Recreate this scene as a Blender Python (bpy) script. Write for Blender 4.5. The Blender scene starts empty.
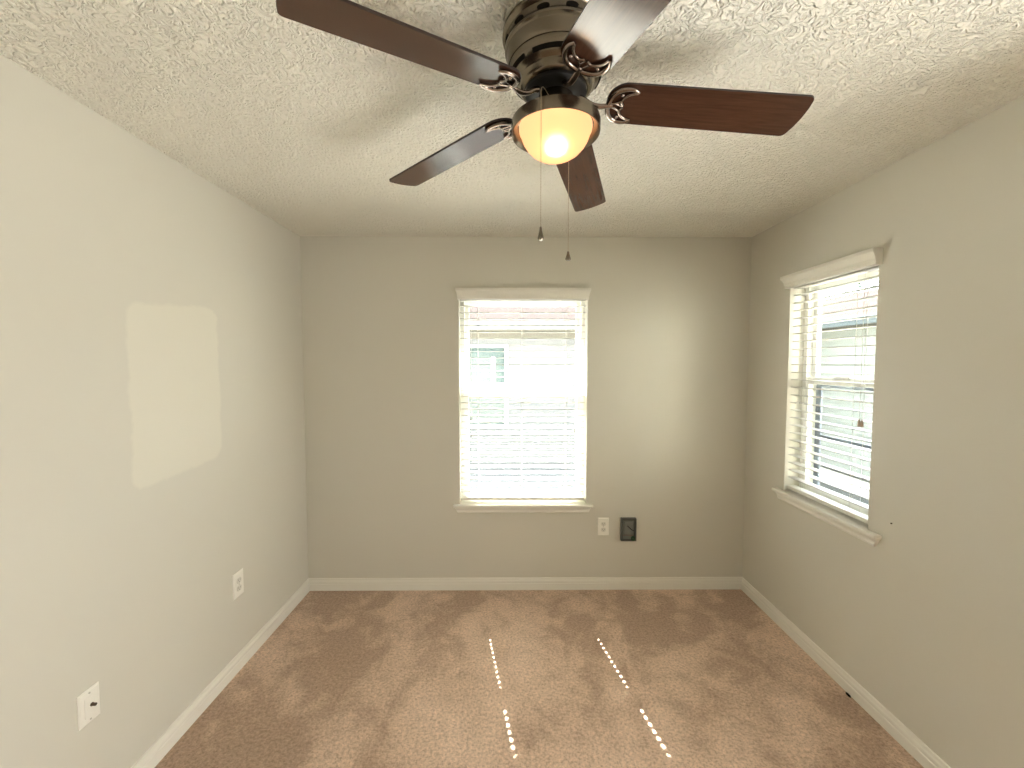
import bpy, bmesh, math, random
from mathutils import Vector, Matrix

random.seed(7)
S = bpy.context.scene
C = S.collection
PI = math.pi

# ------------------------------------------------------------ camera
W, H, BACK, FRONT = 3.05, 2.44, 0.0, -3.45
cam_d = bpy.data.cameras.new('camera')
cam = bpy.data.objects.new('camera', cam_d)
C.objects.link(cam)
cam.location = (1.4086, -2.8102, 1.5836)
cam.rotation_euler = (PI / 2 - 0.0492, 0.0, -0.0062)
cam_d.sensor_width = 36.0
cam_d.lens = 409.83 / 1024 * 36.0
cam_d.clip_start = 0.02
S.camera = cam

# ------------------------------------------------------------ world, sun, fill light, exposure
wd = bpy.data.worlds.new('hazy_sky')
S.world = wd
wd.use_nodes = True
bg = wd.node_tree.nodes['Background']
bg.inputs[0].default_value = (0.90, 0.96, 1.0, 1)
bg.inputs[1].default_value = 10.5

def lamp(name, kind, loc, energy, color, direction=None, **kw):
    d = bpy.data.lights.new(name, kind)
    d.energy = energy
    d.color = color
    for k, v in kw.items():
        setattr(d, k, v)
    o = bpy.data.objects.new(name, d)
    o.location = loc
    if direction is not None:
        o.rotation_euler = Vector(direction).to_track_quat('-Z', 'Y').to_euler()
    C.objects.link(o)
    return o

SUN_DIR = Vector((0.148, -0.78, -1.0))
lamp('sun', 'SUN', (0, 6, 8), 100.0, (1.0, 0.95, 0.86), SUN_DIR, angle=math.radians(0.5))
# added fill light with no known source, set in an invented hall out of view
lamp('hall_fill_light', 'AREA', (3.85, -2.50, 0.35), 53.0, (1.0, 0.98, 0.93), (-0.8, 0.12, 0.9),
     shape='RECTANGLE', size=1.1, size_y=1.1)

vs = S.view_settings
S.display_settings.display_device = 'sRGB'
vs.view_transform = 'Standard'
vs.look = 'None'
vs.exposure = 0.72
vs.gamma = 1.0
vs.use_curve_mapping = False
S.cycles.use_denoising = True
S.cycles.max_bounces = 14
S.cycles.diffuse_bounces = 8
S.cycles.glossy_bounces = 5
S.cycles.transparent_max_bounces = 24
S.cycles.caustics_reflective = False
S.cycles.caustics_refractive = False
S.cycles.sample_clamp_indirect = 20.0

# ------------------------------------------------------------ materials
def mat(name, color, rough=0.5, metal=0.0, spec=0.5):
    m = bpy.data.materials.new(name)
    m.use_nodes = True
    b = m.node_tree.nodes['Principled BSDF']
    b.inputs['Base Color'].default_value = (*color, 1)
    b.inputs['Roughness'].default_value = rough
    b.inputs['Metallic'].default_value = metal
    b.inputs['Specular IOR Level'].default_value = spec
    return m

def nodes(m):
    return m.node_tree.nodes, m.node_tree.links, m.node_tree.nodes['Principled BSDF']

def N(m, kind, **kw):
    n = m.node_tree.nodes.new(kind)
    for k, v in kw.items():
        setattr(n, k, v)
    return n

def coord(m, scale=(1, 1, 1)):
    t = N(m, 'ShaderNodeTexCoord')
    mp = N(m, 'ShaderNodeMapping')
    mp.inputs['Scale'].default_value = scale
    m.node_tree.links.new(t.outputs['Object'], mp.inputs['Vector'])
    return mp.outputs['Vector']

def noise(m, vec, scale, detail=2.0, rough=0.5, dist=0.0):
    n = N(m, 'ShaderNodeTexNoise')
    n.inputs['Scale'].default_value = scale
    n.inputs['Detail'].default_value = detail
    n.inputs['Roughness'].default_value = rough
    n.inputs['Distortion'].default_value = dist
    m.node_tree.links.new(vec, n.inputs['Vector'])
    return n.outputs['Fac']

def ramp(m, fac, stops):
    r = N(m, 'ShaderNodeValToRGB')
    e = r.color_ramp.elements
    while len(e) < len(stops):
        e.new(0.5)
    for el, (p, c) in zip(e, stops):
        el.position = p
        el.color = (*c, 1) if len(c) == 3 else c
    m.node_tree.links.new(fac, r.inputs['Fac'])
    return r.outputs['Color']

def bump(m, height, strength, distance):
    b = N(m, 'ShaderNodeBump')
    b.inputs['Strength'].default_value = strength
    b.inputs['Distance'].default_value = distance
    m.node_tree.links.new(height, b.inputs['Height'])
    m.node_tree.links.new(b.outputs['Normal'], m.node_tree.nodes['Principled BSDF'].inputs['Normal'])
    return b

def mth(m, op, a, b=None, clamp=False):
    n = N(m, 'ShaderNodeMath', operation=op, use_clamp=clamp)
    for i, v in enumerate((a, b)):
        if v is None:
            continue
        if isinstance(v, (int, float)):
            n.inputs[i].default_value = v
        else:
            m.node_tree.links.new(v, n.inputs[i])
    return n.outputs[0]

def mixrgb(m, fac, a, b):
    n = N(m, 'ShaderNodeMix', data_type='RGBA')
    for sock, v in ((n.inputs[0], fac), (n.inputs[6], a), (n.inputs[7], b)):
        if isinstance(v, (int, float)):
            sock.default_value = v
        elif isinstance(v, tuple):
            sock.default_value = (*v, 1)
        else:
            m.node_tree.links.new(v, sock)
    return n.outputs[2]

WALL_COL = (0.660, 0.642, 0.577)

def wall_mat(name, patch=False):
    m = mat(name, WALL_COL, 0.55, 0, 0.35)
    nd, ln, b = nodes(m)
    v = coord(m)
    bump(m, noise(m, v, 160, 3.0, 0.6), 0.10, 0.002)
    if patch:                       # a lighter rounded rectangle in the wall colour
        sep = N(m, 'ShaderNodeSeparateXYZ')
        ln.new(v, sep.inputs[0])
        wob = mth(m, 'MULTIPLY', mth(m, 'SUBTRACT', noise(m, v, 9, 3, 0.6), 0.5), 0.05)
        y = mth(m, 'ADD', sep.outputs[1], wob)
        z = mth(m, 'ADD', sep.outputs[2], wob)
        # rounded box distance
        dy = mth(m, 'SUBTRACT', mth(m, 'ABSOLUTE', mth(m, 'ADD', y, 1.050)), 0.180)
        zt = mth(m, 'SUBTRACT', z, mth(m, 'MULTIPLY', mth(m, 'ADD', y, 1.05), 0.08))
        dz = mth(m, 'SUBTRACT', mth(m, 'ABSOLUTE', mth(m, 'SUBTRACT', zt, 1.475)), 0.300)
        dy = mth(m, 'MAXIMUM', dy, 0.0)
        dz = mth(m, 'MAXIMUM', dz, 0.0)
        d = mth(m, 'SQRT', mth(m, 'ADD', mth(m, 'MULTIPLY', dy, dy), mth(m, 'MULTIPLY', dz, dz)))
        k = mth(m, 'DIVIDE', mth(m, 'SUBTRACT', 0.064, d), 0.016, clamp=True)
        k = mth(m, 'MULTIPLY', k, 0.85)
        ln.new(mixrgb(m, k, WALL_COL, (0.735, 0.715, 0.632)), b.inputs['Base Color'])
    return m

M = {}
M['wall'] = wall_mat('greige_wall_paint')
M['wall_pale_patch'] = wall_mat('greige_wall_paint_with_patch', True)

# ceiling: knock-down texture
m = M['ceiling'] = mat('knockdown_ceiling', (0.880, 0.856, 0.770), 0.7, 0, 0.25)
v = coord(m)
vw = coord(m, (1.0, 1.0, 1.0))
n1 = noise(m, v, 36, 1.5, 0.5, 2.2)
n2 = noise(m, vw, 75, 2.0, 0.5, 0.8)
h = ramp(m, n1, [(0.0, (0, 0, 0)), (0.40, (0.0, 0.0, 0.0)), (0.58, (0.9, 0.9, 0.9)), (1.0, (1, 1, 1))])
hh = mth(m, 'ADD', mth(m, 'MULTIPLY', h, 0.8), mth(m, 'MULTIPLY', n2, 0.14))
bump(m, hh, 0.9, 0.013)

# carpet
m = M['carpet'] = mat('tan_plush_carpet', (0.33, 0.235, 0.165), 0.95, 0, 0.1)
nd, ln, b = nodes(m)
v = coord(m)
v2 = coord(m, (1.0, 0.55, 1.0))
big = noise(m, v2, 2.1, 3.0, 0.55, 0.7)
mid = noise(m, v, 6.5, 3.0, 0.6, 0.5)
fine = noise(m, v, 75, 2.5, 0.65)
spk = noise(m, v, 170, 2.0, 0.7)
sep = N(m, 'ShaderNodeSeparateXYZ')
ln.new(v, sep.inputs[0])
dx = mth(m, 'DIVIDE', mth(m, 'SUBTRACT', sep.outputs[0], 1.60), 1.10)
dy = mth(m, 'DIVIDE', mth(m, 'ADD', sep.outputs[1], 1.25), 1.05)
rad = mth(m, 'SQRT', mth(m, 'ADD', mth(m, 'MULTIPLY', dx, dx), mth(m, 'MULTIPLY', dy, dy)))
mid_pale = mth(m, 'MULTIPLY', mth(m, 'SUBTRACT', 1.0, rad, clamp=True), 0.16)  # carpet colour grows paler towards the middle of the room
nap = mth(m, 'ADD', mth(m, 'ADD', mth(m, 'MULTIPLY', big, 0.62), mth(m, 'MULTIPLY', mid, 0.38)), mth(m, 'SUBTRACT', mid_pale, 0.035))
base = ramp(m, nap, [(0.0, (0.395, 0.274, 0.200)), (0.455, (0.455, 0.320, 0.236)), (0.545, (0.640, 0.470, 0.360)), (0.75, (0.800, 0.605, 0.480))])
tuft = ramp(m, mth(m, 'ADD', mth(m, 'MULTIPLY', fine, 0.6), mth(m, 'MULTIPLY', spk, 0.4)),
            [(0.34, (0.48, 0.46, 0.44)), (0.50, (1.0, 1.0, 1.0)), (0.66, (1.40, 1.40, 1.42))])
mx = N(m, 'ShaderNodeMix', data_type='RGBA', blend_type='MULTIPLY')
mx.inputs[0].default_value = 0.8
ln.new(base, mx.inputs[6]); ln.new(tuft, mx.inputs[7])
ln.new(mx.outputs[2], b.inputs['Base Color'])
b.inputs['Sheen Weight'].default_value = 0.25
b.inputs['Sheen Roughness'].default_value = 0.6
bump(m, mth(m, 'ADD', mth(m, 'MULTIPLY', fine, 0.7), mth(m, 'MULTIPLY', mid, 0.8)), 0.55, 0.012)

M['trim'] = mat('white_semigloss_trim', (0.82, 0.805, 0.75), 0.35, 0, 0.5)
M['vinyl'] = mat('white_vinyl', (0.80, 0.80, 0.76), 0.35, 0, 0.5)
M['valance'] = mat('white_valance', (0.82, 0.805, 0.745), 0.4)
M['slat'] = mat('white_faux_wood_slat', (0.53, 0.52, 0.495), 0.38, 0, 0.5)
M['cord'] = mat('white_cord', (0.72, 0.70, 0.66), 0.8)
M['tassel_white'] = mat('white_cord_tassel', (0.80, 0.79, 0.74), 0.4)
M['tassel_wood'] = mat('tan_wood_cord_tassel', (0.44, 0.34, 0.26), 0.5)
M['tassel_grey'] = mat('grey_cord_tassel', (0.25, 0.25, 0.22), 0.5)  # grey puts their backlit silhouette into the colour
M['screen_frame_dark'] = mat('slate_screen_frame', (0.17, 0.20, 0.26), 0.5)
M['screen_frame_grey'] = mat('grey_screen_frame', (0.26, 0.25, 0.22), 0.5)
M['plate'] = mat('white_plastic_plate', (0.87, 0.855, 0.80), 0.35)
M['plate_face'] = mat('white_plastic_receptacle', (0.72, 0.71, 0.66), 0.4)
M['slot'] = mat('dark_slot', (0.015, 0.013, 0.011), 0.9, 0, 0.0)
M['slot_soft'] = mat('grey_plug_slot', (0.22, 0.21, 0.19), 0.7)
M['metal_screw'] = mat('painted_screw', (0.55, 0.53, 0.48), 0.35, 0.3)
M['coax'] = mat('brown_metal_jack', (0.10, 0.075, 0.055), 0.35, 0.8)

m = M['bronze'] = mat('antique_pewter_bronze', (0.205, 0.175, 0.135), 0.24, 1.0)
m = M['bronze_dark'] = mat('dark_bronze_cast', (0.29, 0.235, 0.205), 0.18, 1.0)
M['black'] = mat('black_motor', (0.015, 0.014, 0.013), 0.5, 0.3)
M['bead'] = mat('brass_bead_chain', (0.50, 0.41, 0.30), 0.3, 0.9)

# walnut blade
m = M['walnut'] = mat('dark_walnut_laminate', (0.07, 0.03, 0.018), 0.15, 0, 0.42)
nd, ln, b = nodes(m)
v = coord(m, (3.0, 40.0, 40.0))
g = noise(m, v, 2.6, 5.0, 0.65, 0.6)
ln.new(ramp(m, g, [(0.25, (0.040, 0.017, 0.010)), (0.5, (0.060, 0.026, 0.015)), (0.75, (0.082, 0.036, 0.021))]), b.inputs['Base Color'])
M['blade_edge'] = mat('dark_blade_edge', (0.022, 0.012, 0.009), 0.4)

def thin_glass(name, tint=(1, 1, 1), rough=0.02):
    m = bpy.data.materials.new(name)
    m.use_nodes = True
    t = m.node_tree
    t.nodes.clear()
    o = t.nodes.new('ShaderNodeOutputMaterial')
    mix = t.nodes.new('ShaderNodeMixShader')
    tr = t.nodes.new('ShaderNodeBsdfTransparent')
    gl = t.nodes.new('ShaderNodeBsdfGlossy')
    fc = t.nodes.new('ShaderNodeLayerWeight')
    fc.inputs['Blend'].default_value = 0.5
    pw = t.nodes.new('ShaderNodeMath'); pw.operation = 'POWER'; pw.inputs[1].default_value = 5.0
    lw = t.nodes.new('ShaderNodeMath'); lw.operation = 'MULTIPLY_ADD'
    lw.inputs[1].default_value = 0.9; lw.inputs[2].default_value = 0.03
    t.links.new(fc.outputs['Facing'], pw.inputs[0]); t.links.new(pw.outputs[0], lw.inputs[0])
    tr.inputs[0].default_value = (*tint, 1)
    gl.inputs['Roughness'].default_value = rough
    t.links.new(lw.outputs[0], mix.inputs[0])
    t.links.new(tr.outputs[0], mix.inputs[1])
    t.links.new(gl.outputs[0], mix.inputs[2])
    t.links.new(mix.outputs[0], o.inputs[0])
    return m
M['glass'] = thin_glass('window_glass', (0.965, 0.985, 0.975))

m = M['screen'] = bpy.data.materials.new('insect_mesh')
m.use_nodes = True
t = m.node_tree
t.nodes.clear()
o = t.nodes.new('ShaderNodeOutputMaterial'); mix = t.nodes.new('ShaderNodeMixShader')
tr = t.nodes.new('ShaderNodeBsdfTransparent'); df = t.nodes.new('ShaderNodeBsdfDiffuse')
df.inputs[0].default_value = (0.10, 0.11, 0.12, 1)
mix.inputs[0].default_value = 0.22
t.links.new(tr.outputs[0], mix.inputs[1]); t.links.new(df.outputs[0], mix.inputs[2]); t.links.new(mix.outputs[0], o.inputs[0])

# frosted lit bowl: translucent glass that also glows evenly from the bulbs inside
m = M['bowl'] = bpy.data.materials.new('frosted_amber_glass')
m.use_nodes = True
t = m.node_tree
t.nodes.clear()
o = t.nodes.new('ShaderNodeOutputMaterial')
tl = t.nodes.new('ShaderNodeBsdfTranslucent'); tl.inputs[0].default_value = (0.36, 0.15, 0.06, 1)
gl = t.nodes.new('ShaderNodeBsdfRefraction'); gl.inputs['Color'].default_value = (1.0, 0.86, 0.66, 1)
gl.inputs['Roughness'].default_value = 0.80; gl.inputs['IOR'].default_value = 1.40
mx = t.nodes.new('ShaderNodeMixShader'); mx.inputs[0].default_value = 0.45
em = t.nodes.new('ShaderNodeEmission'); em.inputs[0].default_value = (1.0, 0.56, 0.29, 1); em.inputs[1].default_value = 0.52
ad = t.nodes.new('ShaderNodeAddShader')
t.links.new(tl.outputs[0], mx.inputs[1]); t.links.new(gl.outputs[0], mx.inputs[2])
t.links.new(mx.outputs[0], ad.inputs[0]); t.links.new(em.outputs[0], ad.inputs[1]); t.links.new(ad.outputs[0], o.inputs[0])
m = M['bulb'] = bpy.data.materials.new('lit_bulb')
m.use_nodes = True
t = m.node_tree
t.nodes.clear()
o = t.nodes.new('ShaderNodeOutputMaterial'); em = t.nodes.new('ShaderNodeEmission')
em.inputs[0].default_value = (1.0, 0.84, 0.62, 1); em.inputs[1].default_value = 30.0
t.links.new(em.outputs[0], o.inputs[0])

# outdoors
M['stucco'] = mat('greige_stucco', (0.098, 0.101, 0.104), 0.8, 0, 0.1)
m = M['siding'] = mat('pale_green_siding', (0.215, 0.232, 0.212), 0.7, 0, 0.1)
M['soffit'] = mat('tan_soffit', (0.084, 0.080, 0.068), 0.7, 0, 0.1)
M['gutter'] = mat('light_gutter', (0.095, 0.101, 0.101), 0.6, 0, 0.1)
M['gutter_blue'] = mat('blue_grey_gutter', (0.070, 0.084, 0.089), 0.6, 0, 0.1)
m = M['shingle'] = mat('faded_pink_shingle', (0.05, 0.045, 0.042), 0.9, 0, 0.0)
nd, ln, b = nodes(m)
v = coord(m, (1, 1, 1))
g = noise(m, v, 14, 3, 0.6)
ln.new(ramp(m, g, [(0.3, (0.0245, 0.0200, 0.0195)), (0.7, (0.0315, 0.0266, 0.0260))]), b.inputs['Base Color'])
m = M['shingle_sun_offset'] = mat('sun_offset_pink_shingle', (0.03, 0.027, 0.026), 0.9, 0, 0.0)  # shingle copy, darkened in colour to offset stronger sun on this slope
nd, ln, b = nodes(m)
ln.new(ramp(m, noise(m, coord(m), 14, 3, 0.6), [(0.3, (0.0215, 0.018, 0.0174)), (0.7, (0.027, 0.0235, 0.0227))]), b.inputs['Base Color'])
M['teal_glass'] = mat('teal_window_glass', (0.036, 0.053, 0.054), 0.12, 0, 0.3)
m = M['paving'] = mat('pale_concrete_paving', (0.20, 0.22, 0.11), 0.95)
nd, ln, b = nodes(m)
ln.new(ramp(m, noise(m, coord(m), 6, 4, 0.7), [(0.3, (0.55, 0.53, 0.48)), (0.7, (0.66, 0.64, 0.59))]), b.inputs['Base Color'])
M['ground_strip'] = mat('dark_ground_strip', (0.110, 0.112, 0.116), 0.95, 0, 0.1)
M['ground_strip_dark'] = mat('darker_ground_strip', (0.060, 0.062, 0.058), 0.95, 0, 0.05)
M['bark'] = mat('grey_bark', (0.16, 0.13, 0.10), 0.9)
M['leaf'] = mat('green_leaf', (0.04, 0.06, 0.04), 0.7, 0, 0.1)
M['metal_box'] = mat('grey_box_plate', (0.20, 0.21, 0.19), 0.5, 0.2)
M['metal_box_dark'] = mat('dark_grey_box_rim', (0.105, 0.11, 0.095), 0.5, 0.2)
M['wire_black'] = mat('black_wire', (0.02, 0.02, 0.02), 0.5)
M['wire_green'] = mat('green_wire', (0.03, 0.10, 0.04), 0.5)
M['wire_red'] = mat('faded_red_wire', (0.22, 0.15, 0.13), 0.5)

# ------------------------------------------------------------ mesh helpers
def new_bm():
    return bmesh.new()

def box(bm, x0, x1, y0, y1, z0, z1):
    vs_ = [bm.verts.new(p) for p in ((x0, y0, z0), (x1, y0, z0), (x1, y1, z0), (x0, y1, z0),
                                     (x0, y0, z1), (x1, y0, z1), (x1, y1, z1), (x0, y1, z1))]
    for f in ((0, 3, 2, 1), (4, 5, 6, 7), (0, 1, 5, 4), (1, 2, 6, 5), (2, 3, 7, 6), (3, 0, 4, 7)):
        bm.faces.new([vs_[i] for i in f])
    return vs_

def bbox(bm, x0, x1, y0, y1, z0, z1, w=0.002, seg=2):
    """a box with rounded edges"""
    t = bmesh.new()
    box(t, x0, x1, y0, y1, z0, z1)
    bmesh.ops.bevel(t, geom=t.edges[:], offset=w, segments=seg, affect='EDGES', profile=0.5)
    join(bm, t)

def join(bm, t, mx=None):
    if mx is not None:
        bmesh.ops.transform(t, matrix=mx, verts=t.verts)
    me = bpy.data.meshes.new('tmp')
    t.to_mesh(me)
    t.free()
    bm.from_mesh(me)
    bpy.data.meshes.remove(me)

def lathe(bm, prof, n=64, cap=True, at=(0, 0, 0)):
    rings = []
    for r, z in prof:
        if r < 1e-6:
            rings.append([bm.verts.new((at[0], at[1], at[2] + z))])
        else:
            rings.append([bm.verts.new((at[0] + r * math.cos(2 * PI * i / n), at[1] + r * math.sin(2 * PI * i / n), at[2] + z)) for i in range(n)])
    for a, b_ in zip(rings, rings[1:]):
        for i in range(n):
            j = (i + 1) % n
            if len(a) == 1 and len(b_) == 1:
                continue
            if len(a) == 1:
                bm.faces.new((a[0], b_[j], b_[i]))
            elif len(b_) == 1:
                bm.faces.new((a[i], a[j], b_[0]))
            else:
                bm.faces.new((a[i], a[j], b_[j], b_[i]))

def tube(bm, pts, radii, n=8, flat=1.0):
    """sweep a circle along points; radii a number or list; flat squashes the section along z"""
    P = [Vector(p) for p in pts]
    if not hasattr(radii, '__len__'):
        radii = [radii] * len(P)
    rings = []
    for i, p in enumerate(P):
        d = (P[min(i + 1, len(P) - 1)] - P[max(i - 1, 0)]).normalized()
        up = Vector((0, 0, 1)) if abs(d.z) < 0.95 else Vector((1, 0, 0))
        s = d.cross(up).normalized()
        u = s.cross(d).normalized()
        rings.append([bm.verts.new(p + s * radii[i] * math.cos(2 * PI * k / n) + u * radii[i] * flat * math.sin(2 * PI * k / n)) for k in range(n)])
    for a, b_ in zip(rings, rings[1:]):
        for k in range(n):
            bm.faces.new((a[k], a[(k + 1) % n], b_[(k + 1) % n], b_[k]))
    bm.faces.new(rings[0][::-1])
    bm.faces.new(rings[-1])

def spline(pts, n=6):
    P = [Vector(p) for p in pts]
    P = [P[0] * 2 - P[1]] + P + [P[-1] * 2 - P[-2]]
    out = []
    for i in range(1, len(P) - 2):
        for k in range(n):
            t = k / n
            a, b_, c, d = P[i - 1:i + 3]
            out.append(0.5 * ((2 * b_) + (c - a) * t + (2 * a - 5 * b_ + 4 * c - d) * t * t + (3 * b_ - a - 3 * c + d) * t ** 3))
    out.append(P[-2])
    return out

def extrude_profile(bm, prof, f0, f1):
    """prof: closed list of (a, b); f0(a,b), f1(a,b) give the two end positions"""
    A = [bm.verts.new(f0(a, b)) for a, b in prof]
    B = [bm.verts.new(f1(a, b)) for a, b in prof]
    n = len(prof)
    for i in range(n):
        j = (i + 1) % n
        bm.faces.new((A[i], A[j], B[j], B[i]))
    bm.faces.new(A[::-1])
    bm.faces.new(B)

def finish(bm):
    bmesh.ops.recalc_face_normals(bm, faces=bm.faces[:])

def obj(name, bm, material, parent=None, smooth=None, loc=None, rot=None):
    finish(bm)
    me = bpy.data.meshes.new(name)
    bm.to_mesh(me)
    bm.free()
    me.materials.append(M[material])
    if smooth:
        for p in me.polygons:
            p.use_smooth = True
        me.set_sharp_from_angle(angle=math.radians(smooth))
    o = bpy.data.objects.new(name, me)
    C.objects.link(o)
    if parent is not None:
        o.parent = parent
    if loc is not None:
        o.location = loc
    if rot is not None:
        o.rotation_euler = rot
    return o

def empty(name, loc=(0, 0, 0), rotz=0.0, parent=None):
    o = bpy.data.objects.new(name, None)
    o.empty_display_size = 0.1
    o.location = loc
    o.rotation_euler = (0, 0, rotz)
    C.objects.link(o)
    if parent is not None:
        o.parent = parent
    return o

def tag(o, label, cat, group=None):
    o['label'] = label
    o['category'] = cat
    if group:
        o['group'] = group
    return o

def struct(o, label=None, cat=None):
    o['kind'] = 'structure'
    if label:
        o['label'] = label
        o['category'] = cat
    return o

# ------------------------------------------------------------ room shell
T = 0.17                                    # wall thickness
W1 = dict(c=1.5025, hw=0.4395, z0=0.610, z1=2.060, meet=1.372)       # back window
W2 = dict(c=-0.690, hw=0.287, z0=0.828, z1=2.060, meet=1.488)        # right window
FILL_OPENING = (-2.95, -1.98, 2.05)  # opening out of view, invented to let the fill light in

bm = new_bm(); box(bm, -T, W + T, FRONT - T, T, -0.12, 0.0)
struct(obj('floor', bm, 'carpet'), 'tan plush carpet covering the whole floor with footprints in its pile', 'carpet')
bm = new_bm(); box(bm, -T, W + T, FRONT - T, T, H, H + 0.12)
struct(obj('ceiling', bm, 'ceiling'), 'cream ceiling with a trowelled knockdown texture', 'ceiling')

bm = new_bm()
l, r = W1['c'] - W1['hw'], W1['c'] + W1['hw']
box(bm, -T, l, 0, T, 0, H); box(bm, r, W + T, 0, T, 0, H)
box(bm, l, r, 0, T, 0, W1['z0'] - 0.018); box(bm, l, r, 0, T, W1['z1'], H)
struct(obj('wall_back', bm, 'wall'), 'greige painted far wall around the wide white window', 'wall')
bm = new_bm(); box(bm, -T, 0, FRONT, 0, 0, H)
struct(obj('wall_left', bm, 'wall_pale_patch'), 'greige painted blank wall with a lighter rectangle', 'wall')
bm = new_bm()
a, b_ = W2['c'] - W2['hw'], W2['c'] + W2['hw']
box(bm, W, W + T, b_, 0, 0, H); box(bm, W, W + T, FILL_OPENING[1], a, 0, H)
box(bm, W, W + T, a, b_, 0, W2['z0'] - 0.018); box(bm, W, W + T, a, b_, W2['z1'], H)
box(bm, W, W + T, FRONT, FILL_OPENING[0], 0, H); box(bm, W, W + T, FILL_OPENING[0], FILL_OPENING[1], FILL_OPENING[2], H)
struct(obj('wall_right', bm, 'wall'), 'greige painted side wall around the narrow white window', 'wall')
bm = new_bm(); box(bm, -T, W + T, FRONT - T, FRONT, 0, H)
struct(obj('wall_front', bm, 'wall'), 'greige painted wall behind the viewpoint', 'wall')
# unseen hall, added to hold the fill light
bm = new_bm()
x0, x1, y0, y1 = W + T, W + T + 1.3, FILL_OPENING[0] - 0.6, FILL_OPENING[1] + 0.35
box(bm, x0, x1, y0 - 0.1, y0, 0, H); box(bm, x0, x1, y1, y1 + 0.1, 0, H); box(bm, x1, x1 + 0.1, y0 - 0.1, y1 + 0.1, 0, H)
box(bm, x0, x1 + 0.1, y0 - 0.1, y1 + 0.1, H, H + 0.12)
box(bm, x0, x1 + 0.1, y0 - 0.1, y1 + 0.1, -0.12, 0.0)
struct(obj('wall_fill_hall', bm, 'wall'), 'unseen greige hall added around the fill light', 'wall')

# roof slab with eaves over the outer walls: it shades the upper part of the panes
bm = new_bm()
box(bm, -0.9, W + 0.75, T, 0.655, H - 0.03, H + 0.16)
box(bm, W + T, W + 0.75, -1.55, T, H - 0.03, H + 0.16)
struct(obj('roof_eave', bm, 'soffit'), 'tan soffit of the eave outside above both windows', 'eave')

# baseboards
BP = [(0.0, 0.0), (0.0145, 0.0), (0.0145, 0.044), (0.0115, 0.047), (0.0115, 0.051), (0.0125, 0.056), (0.0118, 0.064),
      (0.0085, 0.070), (0.0075, 0.074), (0.0065, 0.082), (0.0, 0.084)]
def base(name, f0, f1, label):
    bm = new_bm()
    extrude_profile(bm, BP, f0, f1)
    struct(obj(name, bm, 'trim'), label, 'baseboard')
base('baseboard_back', lambda a, z: (a, -a, z), lambda a, z: (W - a, -a, z), 'white moulded baseboard along the far wall under the wide window')
base('baseboard_left', lambda a, z: (a, FRONT + a, z), lambda a, z: (a, -a, z), 'white moulded baseboard along the blank wall with the outlets')
base('baseboard_right', lambda a, z: (W - a, FILL_OPENING[1] + 0.06, z), lambda a, z: (W - a, -a, z), 'white moulded baseboard along the side wall below the narrow window')

# ------------------------------------------------------------ windows
def slab_frame(bm, x0, x1, z0, z1, y0, y1, w, wb=None, wt=None):
    """a picture-frame of four bevelled bars"""
    wb = w if wb is None else wb
    wt = w if wt is None else wt
    bbox(bm, x0, x0 + w, y0, y1, z0, z1, 0.0025)
    bbox(bm, x1 - w, x1, y0, y1, z0, z1, 0.0025)
    bbox(bm, x0 + w, x1 - w, y0 + 0.0006, y1 - 0.0006, z0, z0 + wb, 0.0025)
    bbox(bm, x0 + w, x1 - w, y0 + 0.0006, y1 - 0.0006, z1 - wt, z1, 0.0025)

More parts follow.
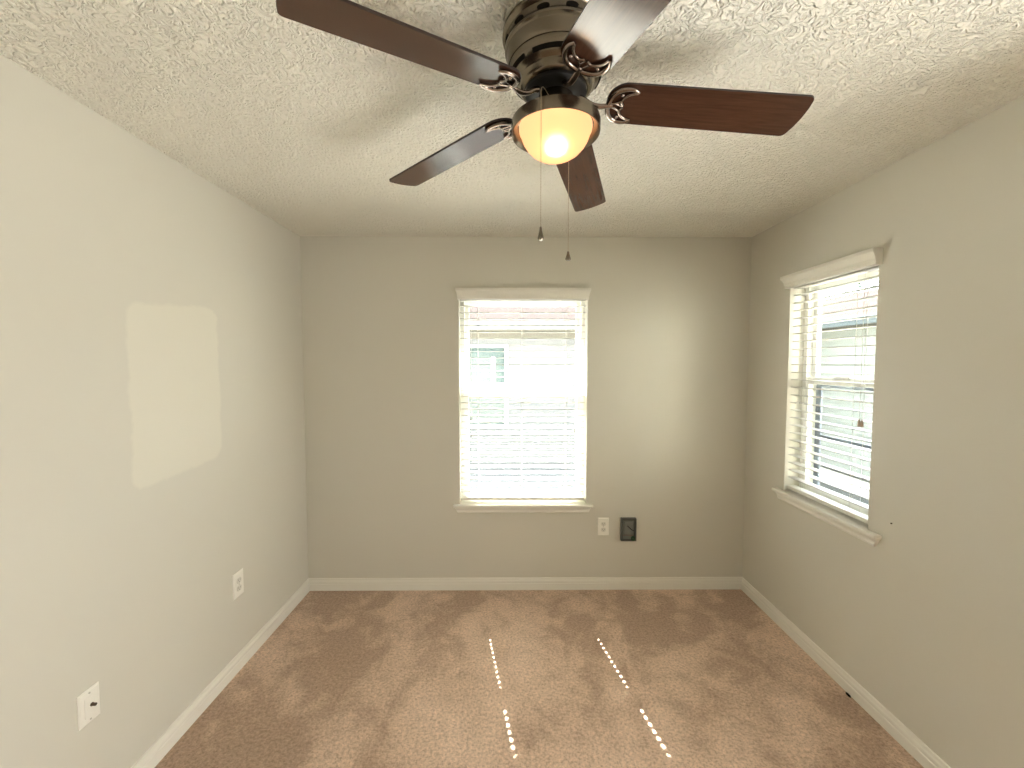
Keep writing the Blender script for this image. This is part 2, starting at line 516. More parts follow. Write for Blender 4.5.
def window(name, label, loc, rotz, hw, z0, z1, meet, dark, crossbar, sill_l, sill_r, stile):
    root = struct(empty(name, loc, rotz), label, 'window')
    y0, y1 = 0.088, 0.150
    bm = new_bm()
    fw = 0.030
    slab_frame(bm, -hw, hw, z0 - 0.010, z1, y0, T - 0.004, fw, 0.036, 0.030)
    obj('window_frame', bm, 'vinyl', root)
    bm = new_bm()
    slab_frame(bm, -hw + fw - 0.004, hw - fw + 0.004, meet - 0.022, z1 - 0.026, 0.121, 0.148, 0.032, 0.036, 0.032)
    sash = obj('upper_sash', bm, 'vinyl', root)
    bm = new_bm(); box(bm, -hw + 0.05, hw - 0.05, 0.133, 0.136, meet, z1 - 0.05)
    obj('pane', bm, 'glass', sash)
    bm = new_bm()
    slab_frame(bm, -hw + fw - 0.004, hw - fw + 0.004, z0 + 0.022, meet + 0.020, 0.092, 0.120, stile, 0.040, 0.040)
    bbox(bm, -0.05, 0.05, 0.082, 0.094, meet + 0.012, meet + 0.030, 0.003)        # sash lock
    sash = obj('lower_sash', bm, 'vinyl', root)
    bm = new_bm(); box(bm, -hw + 0.045, hw - 0.045, 0.105, 0.108, z0 + 0.05, meet - 0.012)
    obj('pane', bm, 'glass', sash)
    bm = new_bm()
    sw = 0.040 if dark else 0.016
    slab_frame(bm, -hw + 0.027, hw - 0.027, z0 + 0.020, meet - 0.020, 0.150, 0.162, sw, 0.022, 0.020)
    if crossbar:
        bbox(bm, -hw + 0.04, hw - 0.04, 0.151, 0.161, crossbar - 0.011, crossbar + 0.011, 0.002)
    scr = obj('screen_frame', bm, 'screen_frame_dark' if dark else 'screen_frame_grey', root)
    bm = new_bm()
    vs_ = [bm.verts.new(p) for p in ((-hw + 0.035, 0.156, z0 + 0.03), (hw - 0.035, 0.156, z0 + 0.03), (hw - 0.035, 0.156, meet - 0.03), (-hw + 0.035, 0.156, meet - 0.03))]
    bm.faces.new(vs_)
    obj('insect_mesh', bm, 'screen', scr)
    # stool (sill board) with horns and a moulded apron under it
    bm = new_bm()
    bbox(bm, -hw - sill_l, hw + sill_r, -0.036, 0.0, z0 - 0.019, z0, 0.005, 3)
    bbox(bm, -hw + 0.0005, hw - 0.0005, -0.004, 0.090, z0 - 0.0175, z0 - 0.0005, 0.001, 1)
    obj('window_sill', bm, 'trim', root, 40)
    bm = new_bm()
    AP = [(0.0, z0 - 0.019), (-0.020, z0 - 0.019), (-0.020, z0 - 0.026), (-0.014, z0 - 0.036), (-0.013, z0 - 0.044), (-0.016, z0 - 0.052),
          (-0.012, z0 - 0.060), (0.0, z0 - 0.061)]
    dl, dr = hw + sill_l - 0.008, hw + sill_r - 0.008
    tp = lambda z: 0.022 * (z0 - 0.019 - z) / 0.042
    extrude_profile(bm, AP, lambda y, z: (-dl + tp(z), y, z), lambda y, z: (dr - tp(z), y, z))
    obj('sill_apron', bm, 'trim', root)
    return root

window('window_1', 'wide white double-hung window in the far wall, neighbouring white house outside', (W1['c'], 0, 0), 0, W1['hw'], W1['z0'], W1['z1'], W1['meet'],
       False, None, 0.042, 0.044, 0.030)
window('window_2', 'narrow white double-hung window in the side wall, dark screen frame in its lower half', (W, W2['c'], 0), -PI / 2, W2['hw'], W2['z0'], W2['z1'], W2['meet'],
       True, 1.165, 0.062, 0.075, 0.018)

# ------------------------------------------------------------ venetian blinds
def teardrop(bm, x, y, z, r=0.0055, h=0.024):
    lathe(bm, [(0, h), (r * 0.45, h), (r * 0.55, h * 0.75), (r * 0.85, h * 0.4), (r, h * 0.12), (r * 0.85, 0.0), (0, 0.0)], 14, at=(x, y, z))

def blind(label, group, loc, rotz, hw, z_rail, z_first, n_slat, ladders, holes, cords, tex, val):
    root = tag(empty('venetian_blind', loc, rotz), label, 'blind', group)
    L = hw - 0.006
    yc, hd, th = 0.040, 0.0245, 0.0034
    pitch = 0.0445
    # crown valance
    vl, vr, zb, zt = val
    bm = new_bm()
    VP = [(0.0, zb), (-0.028, zb), (-0.030, zb + 0.003), (-0.030, zb + 0.018), (-0.034, zb + 0.022), (-0.034, zb + 0.027), (-0.037, zb + 0.034),
          (-0.044, zb + 0.045), (-0.052, zb + 0.054), (-0.052, zt - 0.003), (-0.050, zt), (0.0, zt)]
    off = lambda y: -(y + 0.030) * 0.4 if y < -0.030 else 0.0
    extrude_profile(bm, VP, lambda y, z: (vl - off(y), y, z), lambda y, z: (vr + off(y), y, z))
    # back board closing the box against the wall
    obj('valance', bm, 'valance', root)
    bm = new_bm()
    bbox(bm, -L, L, 0.012, 0.066, 2.018, 2.056, 0.002)
    obj('headrail', bm, 'slat', root)
    bm = new_bm()
    for k in range(n_slat):
        z = z_first + k * pitch
        xs = [-L]
        for hx in holes:
            xs += [hx - 0.0036, hx + 0.0036]
        xs.append(L)
        for i in range(0, len(xs), 2):
            box(bm, xs[i], xs[i + 1], yc - hd, yc + hd, z - th / 2, z + th / 2)
        for hx in holes:
            box(bm, hx - 0.0036, hx + 0.0036, yc - hd, yc - 0.0056, z - th / 2, z + th / 2)
            box(bm, hx - 0.0036, hx + 0.0036, yc + 0.0056, yc + hd, z - th / 2, z + th / 2)
    obj('slats', bm, 'slat', root)
    bm = new_bm()
    bbox(bm, -L, L, yc - 0.026, yc + 0.026, z_rail, z_rail + 0.020, 0.004, 3)
    obj('bottom_rail', bm, 'valance', root, 40)
    bm = new_bm()
    for lx in ladders:
        for y in (yc - hd - 0.002, yc + hd + 0.002):
            tube(bm, [(lx, y, z_rail + 0.018), (lx, y, 2.02)], 0.0009, 6)
        for k in range(n_slat):
            z = z_first + k * pitch - th / 2 - 0.001
            tube(bm, [(lx + 0.004, yc - hd - 0.002, z), (lx + 0.004, yc + hd + 0.002, z)], 0.0006, 4)
    obj('ladder_cords', bm, 'cord', root)
    for cx, cz, mtl, size in cords:
        bm = new_bm()
        tube(bm, [(cx, 0.0065, cz + 0.02), (cx, 0.0065, 2.02)], 0.0009, 6)
        c = obj('pull_cord', bm, 'cord', root)
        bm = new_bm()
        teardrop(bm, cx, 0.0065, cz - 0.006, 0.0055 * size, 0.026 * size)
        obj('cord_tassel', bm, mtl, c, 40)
    return root

blind('white venetian blind with open slats hanging in the wide far window', 'white venetian blinds in the two windows',
      (W1['c'], 0, 0), 0, W1['hw'], 0.628, 0.690, 30, (-0.312, -0.008, 0.300), (-0.315, 0.309),
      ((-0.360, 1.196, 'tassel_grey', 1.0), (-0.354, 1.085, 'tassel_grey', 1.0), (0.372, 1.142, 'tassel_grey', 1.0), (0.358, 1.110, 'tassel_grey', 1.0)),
      'slat', (-0.4455, 0.4425, 2.019, 2.090))
blind('white venetian blind with open slats hanging in the narrow side window', 'white venetian blinds in the two windows',
      (W, W2['c'], 0), -PI / 2, W2['hw'], 0.842, 0.912, 25, (-0.170, 0.165), (-0.166, 0.169),
      ((-0.190, 1.410, 'tassel_white', 1.0), (-0.205, 1.358, 'tassel_white', 1.0), (0.210, 1.294, 'tassel_wood', 1.35), (0.225, 1.294, 'tassel_wood', 1.35)),
      'slat', (-0.296, 0.304, 2.022, 2.092))

# ------------------------------------------------------------ ceiling fan with light
FX, FY, FZ = 1.530, -1.700, 2.278
fan = tag(empty('ceiling_fan', (FX, FY, H)), 'flush-mounted bronze ceiling fan with five dark walnut blades and a lit bowl light', 'ceiling fan')
z = lambda a: a - H
bm = new_bm()
lathe(bm, [(0.0, z(2.4395)), (0.134, z(2.4395)), (0.139, z(2.436)), (0.1395, z(2.428)), (0.136, z(2.424)), (0.131, z(2.421)), (0.1295, z(2.414)),
           (0.1305, z(2.403)), (0.133, z(2.399)), (0.133, z(2.394)), (0.129, z(2.390)), (0.1275, z(2.384)), (0.1265, z(2.360)), (0.1245, z(2.353)), (0.0, z(2.353))], 96)
obj('canopy', bm, 'bronze', fan, 35)
for k in range(12):                         # oval vents round the neck of the canopy
    bm = new_bm()
    a0 = 2 * PI * (k + 0.35) / 12
    ell = []
    for i in range(18):
        t = 2 * PI * i / 18
        ang = a0 + 0.115 * math.cos(t)
        zz = 2.4095 + 0.0058 * math.sin(t)
        ell.append((ang, zz))
    outer = [bm.verts.new((0.1318 * math.cos(a), 0.1318 * math.sin(a), z(q))) for a, q in ell]
    inner = [bm.verts.new((0.1280 * math.cos(a), 0.1280 * math.sin(a), z(q))) for a, q in ell]
    bm.faces.new(outer); bm.faces.new(inner[::-1])
    for i in range(18):
        bm.faces.new((outer[i], outer[(i + 1) % 18], inner[(i + 1) % 18], inner[i]))
    obj('oval_vent', bm, 'slot', fan)
bm = new_bm()
lathe(bm, [(0.0, z(2.354)), (0.1225, z(2.354)), (0.1225, z(2.349)), (0.1175, z(2.333)), (0.111, z(2.322)), (0.101, z(2.317)), (0.098, z(2.313)), (0.096, z(2.304)),
           (0.090, z(2.297)), (0.083, z(2.295)), (0.081, z(2.299)), (0.0, z(2.299))], 96)
motor = obj('motor_housing', bm, 'bronze', fan, 35)
for k in range(7):                          # long dark cooling slots on the sloped ring
    bm = new_bm()
    a0 = math.radians(255) + 2 * PI * k / 7
    n = 12
    rows = []
    for (r, q) in ((0.1186, 2.3335), (0.1142, 2.3240)):
        rows.append([bm.verts.new(((r + 0.0012) * math.cos(a0 - 0.34 + 0.68 * i / n), (r + 0.0012) * math.sin(a0 - 0.34 + 0.68 * i / n), z(q))) for i in range(n + 1)])
    rows.append([bm.verts.new((v_.co.x * 0.97, v_.co.y * 0.97, v_.co.z + 0.002)) for v_ in rows[1]])
    rows.append([bm.verts.new((v_.co.x * 0.97, v_.co.y * 0.97, v_.co.z + 0.002)) for v_ in rows[0]])
    for a_, c_ in ((0, 1), (1, 2), (2, 3), (3, 0)):
        for i in range(n):
            bm.faces.new((rows[a_][i], rows[a_][i + 1], rows[c_][i + 1], rows[c_][i]))
    bm.faces.new([rows[i][0] for i in range(4)]); bm.faces.new([rows[i][n] for i in range(4)][::-1])
    obj('cooling_slot', bm, 'slot', motor)
bm = new_bm()
lathe(bm, [(0.0, z(2.300)), (0.080, z(2.300)), (0.080, z(2.290)), (0.070, z(2.284)), (0.046, z(2.282)), (0.0, z(2.282))], 64)
obj('rotor', bm, 'black', fan, 35)
bm = new_bm()
lathe(bm, [(0.0, z(2.284)), (0.043, z(2.284)), (0.045, z(2.281)), (0.045, z(2.229)), (0.048, z(2.226)), (0.0, z(2.226))], 64)
for k in range(4):
    a0 = 0.6 + k * PI / 2
    t = bmesh.new()
    bmesh.ops.create_uvsphere(t, u_segments=12, v_segments=8, radius=0.0045)
    join(bm, t, Matrix.Translation((0.045 * math.cos(a0), 0.045 * math.sin(a0), z(2.262))))
obj('switch_housing', bm, 'bronze', fan, 35)
bm = new_bm()
lathe(bm, [(0.0, z(2.229)), (0.050, z(2.229)), (0.090, z(2.224)), (0.110, z(2.221)), (0.1150, z(2.217)), (0.1165, z(2.210)), (0.1165, z(2.192)), (0.1155, z(2.187)),
           (0.1135, z(2.1865)), (0.1020, z(2.197)), (0.0985, z(2.203)), (0.0985, z(2.212)), (0.0, z(2.214))], 96)
obj('light_fitter', bm, 'bronze', fan, 35)
bm = new_bm()
BO = [(0.0955, 2.206), (0.0960, 2.199), (0.0950, 2.194), (0.0910, 2.188), (0.0895, 2.182), (0.0850, 2.170), (0.0770, 2.157), (0.0650, 2.144), (0.0500, 2.134), (0.0320, 2.1275), (0.0150, 2.1250), (0.0, 2.1245)]
BI = [(max(r - 0.003, 0), q + 0.003) for r, q in BO]
lathe(bm, [(r, z(q)) for r, q in BO] + [(r, z(q)) for r, q in BI[::-1]] + [(BO[0][0], z(BO[0][1]))], 80)
obj('glass_bowl', bm, 'bowl', fan, 50)
bm = new_bm()
t = bmesh.new()
bmesh.ops.create_uvsphere(t, u_segments=20, v_segments=14, radius=0.022)
join(bm, t, Matrix.Translation((0.0, -0.016, z(2.153))))
obj('light_bulb', bm, 'bulb', fan, 50)

# blades with their cast irons
def blade_outline():
    pts = []
    r0, r1, hwid = 0.133, 0.637, 0.0635
    def arc(cx, cy, rad, a0, a1, n=8):
        return [(cx + rad * math.cos(math.radians(a0 + (a1 - a0) * i / n)), cy + rad * math.sin(math.radians(a0 + (a1 - a0) * i / n))) for i in range(n + 1)]
    R = 0.050
    pts += arc(r0 + R, hwid - R - 0.002, R, 180, 90, 10)
    pts += arc(r1 - 0.016, hwid - 0.014, 0.014, 90, 12, 6)
    pts += [(r1 + 0.002, 0.030), (r1 + 0.004, 0.0), (r1 + 0.002, -0.030)]
    pts += arc(r1 - 0.016, -hwid + 0.014, 0.014, -12, -90, 6)
    pts += arc(r0 + R, -(hwid - R - 0.002), R, 270, 180, 10)
    return pts
OUT = blade_outline()
def make_blade():
    bm = new_bm()
    th = 0.0028
    top = [bm.verts.new((x, y, th)) for x, y in OUT]
    bot = [bm.verts.new((x, y, -th)) for x, y in OUT]
    bm.faces.new(top); bm.faces.new(bot[::-1])
    n = len(OUT)
    for i in range(n):
        f = bm.faces.new((top[i], bot[i], bot[(i + 1) % n], top[(i + 1) % n]))
        f.material_index = 1
    return bm
def make_iron():
    bm = new_bm()
    zz = -0.0075
    half = [(0.207, 0.043), (0.192, 0.0505), (0.172, 0.050), (0.155, 0.042), (0.143, 0.026), (0.138, 0.0)]
    cres = spline([(x, y, zz) for x, y in half] + [(x, -y, zz) for x, y in half[-2::-1]], 6)
    nn = len(cres)
    tube(bm, cres, [0.0034 + 0.0038 * math.sin(PI * i / (nn - 1)) ** 0.6 for i in range(nn)], 10, 0.75)
    for s in (1, -1):
        inner = spline([(0.205, 0.0425 * s, zz), (0.187, 0.037 * s, zz), (0.174, 0.026 * s, zz), (0.170, 0.013 * s, zz), (0.176, 0.003 * s, zz)], 6)
        tube(bm, inner, 0.0040, 8, 0.75)
        strut = spline([(0.140, 0.004 * s, zz), (0.151, 0.006 * s, zz), (0.162, 0.011 * s, zz), (0.171, 0.016 * s, zz)], 5)
        tube(bm, strut, 0.0028, 8, 0.75)
    tube(bm, spline([(0.142, 0, zz), (0.154, -0.0075, zz), (0.167, -0.002, zz), (0.176, 0, zz)], 5), 0.0024, 8, 0.75)
    arm = spline([(0.148, 0, zz - 0.001), (0.132, 0, zz - 0.003), (0.112, 0, zz - 0.006), (0.092, 0, zz - 0.002), (0.074, 0, zz + 0.009), (0.062, 0, zz + 0.013)], 6)
    na = len(arm)
    tube(bm, arm, [0.0060 + 0.0050 * i / (na - 1) for i in range(na)], 12, 0.7)
    for sx, sy in ((0.146, 0.0), (0.168, 0.034), (0.168, -0.034)):
        t = bmesh.new()
        bmesh.ops.create_uvsphere(t, u_segments=12, v_segments=8, radius=0.0052)
        join(bm, t, Matrix.Translation((sx, sy, zz)) @ Matrix.Diagonal((1, 1, 0.9, 1)))
    return bm
blade0 = iron0 = None
for k in range(5):
    a0 = -0.0239 + k * 2 * PI / 5
    mx = Matrix.Translation((0, 0, z(FZ))) @ Matrix.Rotation(a0, 4, 'Z') @ Matrix.Rotation(0.0835, 4, 'Y') @ Matrix.Rotation(-0.2068, 4, 'X')
    if blade0 is None:
        blade0 = obj('blade', make_blade(), 'walnut', fan)
        blade0.data.materials.append(M['blade_edge'])
        iron0 = obj('blade_iron', make_iron(), 'bronze_dark', fan, 60)
        bl, ir = blade0, iron0
    else:
        bl = blade0.copy(); C.objects.link(bl); bl.parent = fan
        ir = iron0.copy(); C.objects.link(ir); ir.parent = fan
    bl.matrix_basis = mx
    ir.matrix_basis = mx

# pull chains with drop pendants
def pull_chain(dx, dy, z_end, pend_r, pend_h, label):
    bm = new_bm()
    r_h = math.hypot(dx, dy)
    ux, uy = dx / r_h, dy / r_h
    path = spline([(ux * 0.040, uy * 0.040, z(2.250)), (ux * 0.080, uy * 0.080, z(2.247)), (ux * 0.112, uy * 0.112, z(2.240)), (dx, dy, z(2.224)), (dx, dy, z(2.200))], 5)
    tube(bm, path, 0.0010, 6)
    tube(bm, [(dx, dy, z(2.201)), (dx, dy, z(z_end + pend_h))], 0.0005, 6)
    zz = 2.198
    while zz > z_end + pend_h:
        lathe(bm, [(0, 0.0011), (0.0009, 0.0006), (0.0011, 0), (0.0009, -0.0006), (0, -0.0011)], 6, at=(dx, dy, z(zz)))
        zz -= 0.0036
    ch = obj('pull_chain', bm, 'bead', fan)
    bm = new_bm()
    r, h_ = pend_r, pend_h
    lathe(bm, [(0, h_), (r * 0.28, h_), (r * 0.36, h_ * 0.92), (r * 0.46, h_ * 0.72), (r * 0.72, h_ * 0.45), (r * 0.95, h_ * 0.25), (r, h_ * 0.12), (r * 0.9, h_ * 0.05), (r * 0.7, 0), (0, 0)], 24, at=(dx, dy, z(z_end)))
    obj('chain_pendant', bm, 'bronze', ch, 40)
pull_chain(1.483 - FX, -0.1185, 1.878, 0.0070, 0.031, None)
pull_chain(1.582 - FX, 0.1170, 1.889, 0.0085, 0.026, None)

# ------------------------------------------------------------ wall plates
def rotor_for(wall):
    return {'left': PI / 2, 'back': 0.0}[wall]

def plate_base(bm, w, h):
    t = bmesh.new()
    vs0 = [(-w / 2, 0, -h / 2), (w / 2, 0, -h / 2), (w / 2, 0, h / 2), (-w / 2, 0, h / 2)]
    i = 0.006
    vs1 = [(-w / 2, -0.003, -h / 2), (w / 2, -0.003, -h / 2), (w / 2, -0.003, h / 2), (-w / 2, -0.003, h / 2)]
    vs2 = [(-w / 2 + i, -0.0065, -h / 2 + i), (w / 2 - i, -0.0065, -h / 2 + i), (w / 2 - i, -0.0065, h / 2 - i), (-w / 2 + i, -0.0065, h / 2 - i)]
    R = [[t.verts.new(p) for p in q] for q in (vs0, vs1, vs2)]
    for a, c in zip(R, R[1:]):
        for k in range(4):
            t.faces.new((a[k], a[(k + 1) % 4], c[(k + 1) % 4], c[k]))
    t.faces.new(R[2]); t.faces.new(R[0][::-1])
    join(bm, t)

def disc_y(bm, x, zc, r, y0, y1, n=20, sq=1.0):
    A = [bm.verts.new((x + r * math.cos(2 * PI * i / n), y0, zc + r * sq * math.sin(2 * PI * i / n))) for i in range(n)]
    B = [bm.verts.new((x + r * math.cos(2 * PI * i / n), y1, zc + r * sq * math.sin(2 * PI * i / n))) for i in range(n)]
    for i in range(n):
        bm.faces.new((A[i], A[(i + 1) % n], B[(i + 1) % n], B[i]))
    bm.faces.new(A); bm.faces.new(B[::-1])

def outlet(label, loc, rotz, w=0.080, h=0.130, group='white duplex outlets low on the walls'):
    root = tag(empty('wall_outlet', loc, rotz), label, 'outlet', group)
    bm = new_bm(); plate_base(bm, w, h); obj('cover_plate', bm, 'plate', root)
    for s in (1, -1):
        zc = s * 0.0205
        bm = new_bm()
        n = 24                                    # receptacle face: circle with flattened top and bottom
        pts = []
        for i in range(n):
            a_ = 2 * PI * i / n
            pts.append((0.0175 * math.cos(a_), max(-0.0135, min(0.0135, 0.0175 * math.sin(a_)))))
        A = [bm.verts.new((x, -0.0060, zc + q)) for x, q in pts]
        B = [bm.verts.new((x, -0.0085, zc + q)) for x, q in pts]
        for i in range(n):
            bm.faces.new((A[i], A[(i + 1) % n], B[(i + 1) % n], B[i]))
        bm.faces.new(B[::-1])
        rc = obj('receptacle', bm, 'plate_face', root)
        bm = new_bm()
        box(bm, -0.0075, -0.0055, -0.0089, -0.0080, zc - 0.002, zc + 0.0075)
        box(bm, 0.0055, 0.0075, -0.0089, -0.0080, zc - 0.001, zc + 0.0065)
        disc_y(bm, 0.0, zc - 0.0075, 0.0025, -0.0080, -0.0089, 10)
        obj('slots', bm, 'slot_soft', rc)
    bm = new_bm(); disc_y(bm, 0, 0, 0.0032, -0.0060, -0.0078, 12)
    obj('screw', bm, 'metal_screw', root)
    return root

outlet('white duplex outlet low on the far wall between window and grey box', (2.064, 0, 0.448), 0, 0.076, 0.124)
outlet('white duplex outlet on the blank wall near the corner of the room', (0.0, -0.730, 0.443), PI / 2)

root = tag(empty('cable_outlet', (0.0, -1.486, 0.442), PI / 2), 'white wall plate with one dark cable jack, lower left of the photo', 'wall plate')
bm = new_bm(); plate_base(bm, 0.070, 0.114); obj('cover_plate', bm, 'plate', root)
bm = new_bm(); bbox(bm, -0.018, 0.018, -0.0080, -0.0055, -0.034, 0.034, 0.001); obj('insert', bm, 'plate', root)
bm = new_bm()
disc_y(bm, 0.004, 0.002, 0.0062, -0.007, -0.0105, 6); disc_y(bm, 0.004, 0.002, 0.0048, -0.0105, -0.022, 14)
obj('cable_jack', bm, 'coax', root)
for zc in (0.045, -0.045):
    bm = new_bm(); disc_y(bm, 0.0, zc, 0.0030, -0.0060, -0.0076, 12); obj('screw', bm, 'metal_screw', root)

# grey open junction box on the far wall
root = tag(empty('junction_box', (2.236, 0, 0.433)), 'dark grey open junction box with loose wires, low on the far wall', 'junction box')
bw, bh = 0.106, 0.160
bm = new_bm()
slab_frame(bm, -bw / 2, bw / 2, -bh / 2, bh / 2, -0.030, -0.0005, 0.012)
obj('box_rim', bm, 'metal_box_dark', root)
bm = new_bm()
bbox(bm, -bw / 2 + 0.011, bw / 2 - 0.011, -0.014, -0.0008, -bh / 2 + 0.011, bh / 2 - 0.011, 0.002)
bbox(bm, -0.032, 0.032, -0.0215, -0.013, -0.028, 0.056, 0.003)
obj('inner_plate', bm, 'metal_box', root)
bm = new_bm()
tube(bm, spline([(-0.010, -0.024, 0.028), (0.004, -0.027, 0.016), (0.020, -0.028, 0.002), (0.034, -0.026, -0.006)], 5), 0.0035, 8)
obj('cable', bm, 'wire_black', root, 60)
bm = new_bm()
tube(bm, spline([(-0.038, -0.022, -0.040), (-0.010, -0.024, -0.037), (0.018, -0.024, -0.040), (0.032, -0.022, -0.038)], 5), 0.003, 8)
obj('cable', bm, 'wire_red', root, 60)
bm = new_bm()
pts = [(0.030 + 0.011 * math.cos(t * 0.9) * (1 - t * 0.02), -0.026 - 0.003 * math.sin(t * 2.1), -0.062 + 0.014 * math.sin(t * 0.9)) for t in range(0, 22)]
tube(bm, spline(pts, 3), 0.004, 8)
obj('ground_wire', bm, 'wire_green', root, 60)

# small dark scrap in the gap at the foot of the right baseboard
bm = new_bm()
pl = [(-0.016, -0.004), (-0.006, -0.006), (0.010, -0.005), (0.017, 0.0), (0.008, 0.004), (-0.009, 0.005)]
A = [bm.verts.new((y, x, 0.0)) for x, y in pl]; B = [bm.verts.new((y * 0.6, x * 0.8, 0.007)) for x, y in pl]
for i in range(6):
    bm.faces.new((A[i], A[(i + 1) % 6], B[(i + 1) % 6], B[i]))
bm.faces.new(A[::-1]); bm.faces.new(B)
o = obj('debris_scrap', bm, 'slot', None, None, (W - 0.021, -0.936, 0.0))
tag(o, 'tiny black scrap on the carpet against the baseboard under the narrow window', 'scrap')
# nail left in the right wall
bm = new_bm()
disc_y(bm, 0, 0, 0.0030, 0.0, -0.004, 10)
o = obj('nail', bm, 'coax', None, None, (W, -1.092, 0.899), (0, 0, -PI / 2))
tag(o, 'small dark nail head in the wall beside the narrow window sill', 'nail')

# ------------------------------------------------------------ outdoors
bm = new_bm(); box(bm, -25, 35, -12, 40, -0.45, -0.25)
struct(obj('ground', bm, 'paving'), 'sunlit pale paving between the houses outside', 'ground')

bm = new_bm(); box(bm, -7.0, 4.88, 2.3, 4.3, -0.40, -0.245)  # dark strip added to tone down the glaring ground below the far house
struct(obj('ground_dim_strip', bm, 'ground_strip'), 'added dark strip toning down the bright ground by the white house outside', 'ground')

# house behind the far window
hx0, hx1, hy, hz = -7.0, 5.4, 4.30, 2.10
house = tag(empty('neighbor_house', (1.4, hy, -0.25)), 'white house with pinkish shingle roof seen through the wide far window', 'house')
def hp(name, bm, mtl, parent=house, org=(1.4, hy, -0.25)):
    bmesh.ops.translate(bm, vec=Vector((-org[0], -org[1], -org[2])), verts=bm.verts)
    return obj(name, bm, mtl, parent)
bm = new_bm()
nx0, nx1, nz0, nz1 = 0.22, 1.352, 0.50, 1.888
box(bm, hx0, nx0, hy, hy + 0.2, -0.25, hz); box(bm, nx1, hx1, hy, hy + 0.2, -0.25, hz)
box(bm, nx0, nx1, hy, hy + 0.2, -0.25, nz0); box(bm, nx0, nx1, hy, hy + 0.2, nz1, hz)
box(bm, hx0, hx1, hy + 8.0, hy + 8.2, -0.25, hz); box(bm, hx0, hx0 + 0.2, hy + 0.2, hy + 8.0, -0.25, hz); box(bm, hx1 - 0.2, hx1, hy + 0.2, hy + 8.0, -0.25, hz)
hp('wall', bm, 'stucco')
bm = new_bm()
RS = [(hy - 0.42, 2.235), (hy + 4.1, 2.235 + 0.42 * 4.52), (hy + 8.6, 2.235), (hy + 8.6, 2.145), (hy - 0.42, 2.145)]
extrude_profile(bm, RS, lambda y, q: (hx0 - 0.4, y, q), lambda y, q: (hx1 + 0.4, y, q))
hp('roof', bm, 'shingle')
bm = new_bm()
GP = [(hy - 0.42, 2.262), (hy - 0.53, 2.262), (hy - 0.53, 2.215), (hy - 0.50, 2.165), (hy - 0.49, 2.135), (hy - 0.42, 2.135)]
extrude_profile(bm, GP, lambda y, q: (hx0 - 0.4, y, q), lambda y, q: (hx1 + 0.4, y, q))
hp('gutter', bm, 'gutter')
bm = new_bm(); box(bm, hx0 - 0.3, hx1 + 0.3, hy - 0.42, hy, 2.12, 2.143); box(bm, hx0, hx1, hy - 0.025, hy, 2.02, 2.12)
hp('soffit', bm, 'soffit')
bm = new_bm(); slab_frame(bm, nx0 - 0.02, nx1 + 0.03, nz0 - 0.03, nz1 + 0.03, hy - 0.03, hy + 0.10, 0.055)
bbox(bm, nx0, nx1, hy - 0.025, hy + 0.06, 1.165, 1.225, 0.004)
wf = hp('window_frame', bm, 'vinyl')
bm = new_bm(); box(bm, nx0, nx1, hy + 0.05, hy + 0.06, nz0, nz1); 
bmesh.ops.translate(bm, vec=Vector((-1.4, -hy, 0.25)), verts=bm.verts)
obj('pane', bm, 'teal_glass', wf)
bm = new_bm(); bbox(bm, 1.095, 1.165, hy - 0.01, hy + 0.05, 1.20, 1.70, 0.004)
bmesh.ops.translate(bm, vec=Vector((-1.4, -hy, 0.25)), verts=bm.verts)
obj('mullion', bm, 'vinyl', wf)

bm = new_bm(); box(bm, 4.9, 7.05, -3.0, 13.0, -0.40, -0.24)  # dark strip added so the sunlit ground here glares less
struct(obj('ground_dim_border', bm, 'ground_strip_dark'), 'added dark strip toning down the bright ground by the pale green house outside', 'ground')
# house beside the narrow window
gx, gy0, gy1 = 7.05, -3.0, 13.0
org = (gx, 4.0, -0.25)
house2 = tag(empty('neighbor_house', org), 'pale green sided house with low shingle roof seen through the narrow side window', 'house')
bm = new_bm()
box(bm, gx + 0.015, gx + 0.2, gy0, gy1, -0.25, 2.22); box(bm, gx + 5.4, gx + 5.6, gy0, gy1, -0.25, 2.22)
box(bm, gx + 0.2, gx + 5.4, gy0, gy0 + 0.2, -0.25, 2.22); box(bm, gx + 0.2, gx + 5.4, gy1 - 0.2, gy1, -0.25, 2.22)
q = -0.2
while q < 2.2:                               # lapped boards
    pr = [(gx + 0.015, q), (gx - 0.012, q), (gx + 0.004, min(q + 0.16, 2.22)), (gx + 0.015, min(q + 0.16, 2.22))]
    extrude_profile(bm, pr, lambda x, zz: (x, gy0, zz), lambda x, zz: (x, gy1, zz))
    q += 0.16
hp('wall', bm, 'siding', house2, org)
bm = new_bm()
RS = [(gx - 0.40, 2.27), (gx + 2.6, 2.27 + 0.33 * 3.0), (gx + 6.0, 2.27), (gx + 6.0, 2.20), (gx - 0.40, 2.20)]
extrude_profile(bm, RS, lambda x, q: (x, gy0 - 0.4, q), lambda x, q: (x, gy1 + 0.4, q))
hp('roof', bm, 'shingle_sun_offset', house2, org)
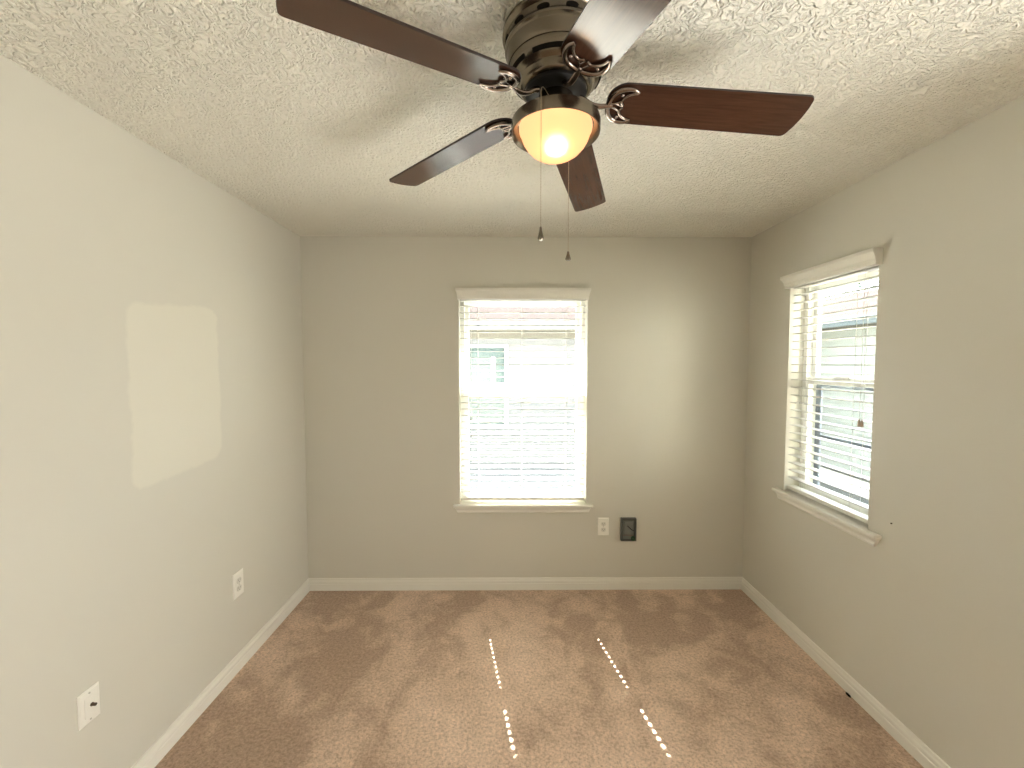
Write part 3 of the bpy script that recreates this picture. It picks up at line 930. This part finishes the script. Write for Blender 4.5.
bm = new_bm()
GP = [(gx - 0.40, 2.30), (gx - 0.51, 2.30), (gx - 0.51, 2.255), (gx - 0.48, 2.205), (gx - 0.47, 2.17), (gx - 0.40, 2.17)]
extrude_profile(bm, GP, lambda x, q: (x, gy0 - 0.4, q), lambda x, q: (x, gy1 + 0.4, q))
hp('gutter', bm, 'gutter_blue', house2, org)
bm = new_bm(); box(bm, gx - 0.40, gx - 0.02, gy0, gy1, 2.16, 2.198)
hp('soffit', bm, 'soffit', house2, org)

# tree beyond that roof
tr = tag(empty('tree', (16.2, 13.0, -0.25)), 'leafy tree standing behind the pale green house roof', 'tree')
bm = new_bm()
tube(bm, spline([(0, 0, 0), (0.08, 0.03, 1.6), (-0.05, 0.0, 3.2), (0.05, 0.05, 5.0)], 5), [0.18 - 0.14 * i / 15 for i in range(16)], 10)
ends = []
rr = random.Random(3)
for k in range(14):
    a_ = rr.uniform(0, 2 * PI); zz = rr.uniform(2.4, 4.8); ln_ = rr.uniform(0.8, 1.7)
    e = Vector((math.cos(a_) * ln_, math.sin(a_) * ln_, zz + rr.uniform(0.3, 1.0)))
    tube(bm, spline([(0, 0, zz), (e.x * 0.5, e.y * 0.5, zz + 0.25), tuple(e)], 4), [0.05 - 0.045 * i / 8 for i in range(9)], 6)
    ends.append(e)
obj('trunk', bm, 'bark', tr, 60)
bm = new_bm()
for e in ends:
    for k in range(110):
        p = e + Vector((rr.gauss(0, 0.42), rr.gauss(0, 0.42), rr.gauss(0, 0.32)))
        d1 = Vector((rr.uniform(-1, 1), rr.uniform(-1, 1), rr.uniform(-1, 1))).normalized()
        d2 = d1.cross(Vector((rr.uniform(-1, 1), rr.uniform(-1, 1), rr.uniform(-1, 1)))).normalized()
        s = rr.uniform(0.05, 0.09)
        bm.faces.new([bm.verts.new(p + d1 * s * 1.6), bm.verts.new(p + d2 * s * 0.6), bm.verts.new(p - d1 * s * 1.6), bm.verts.new(p - d2 * s * 0.6)])
obj('foliage', bm, 'leaf', tr)
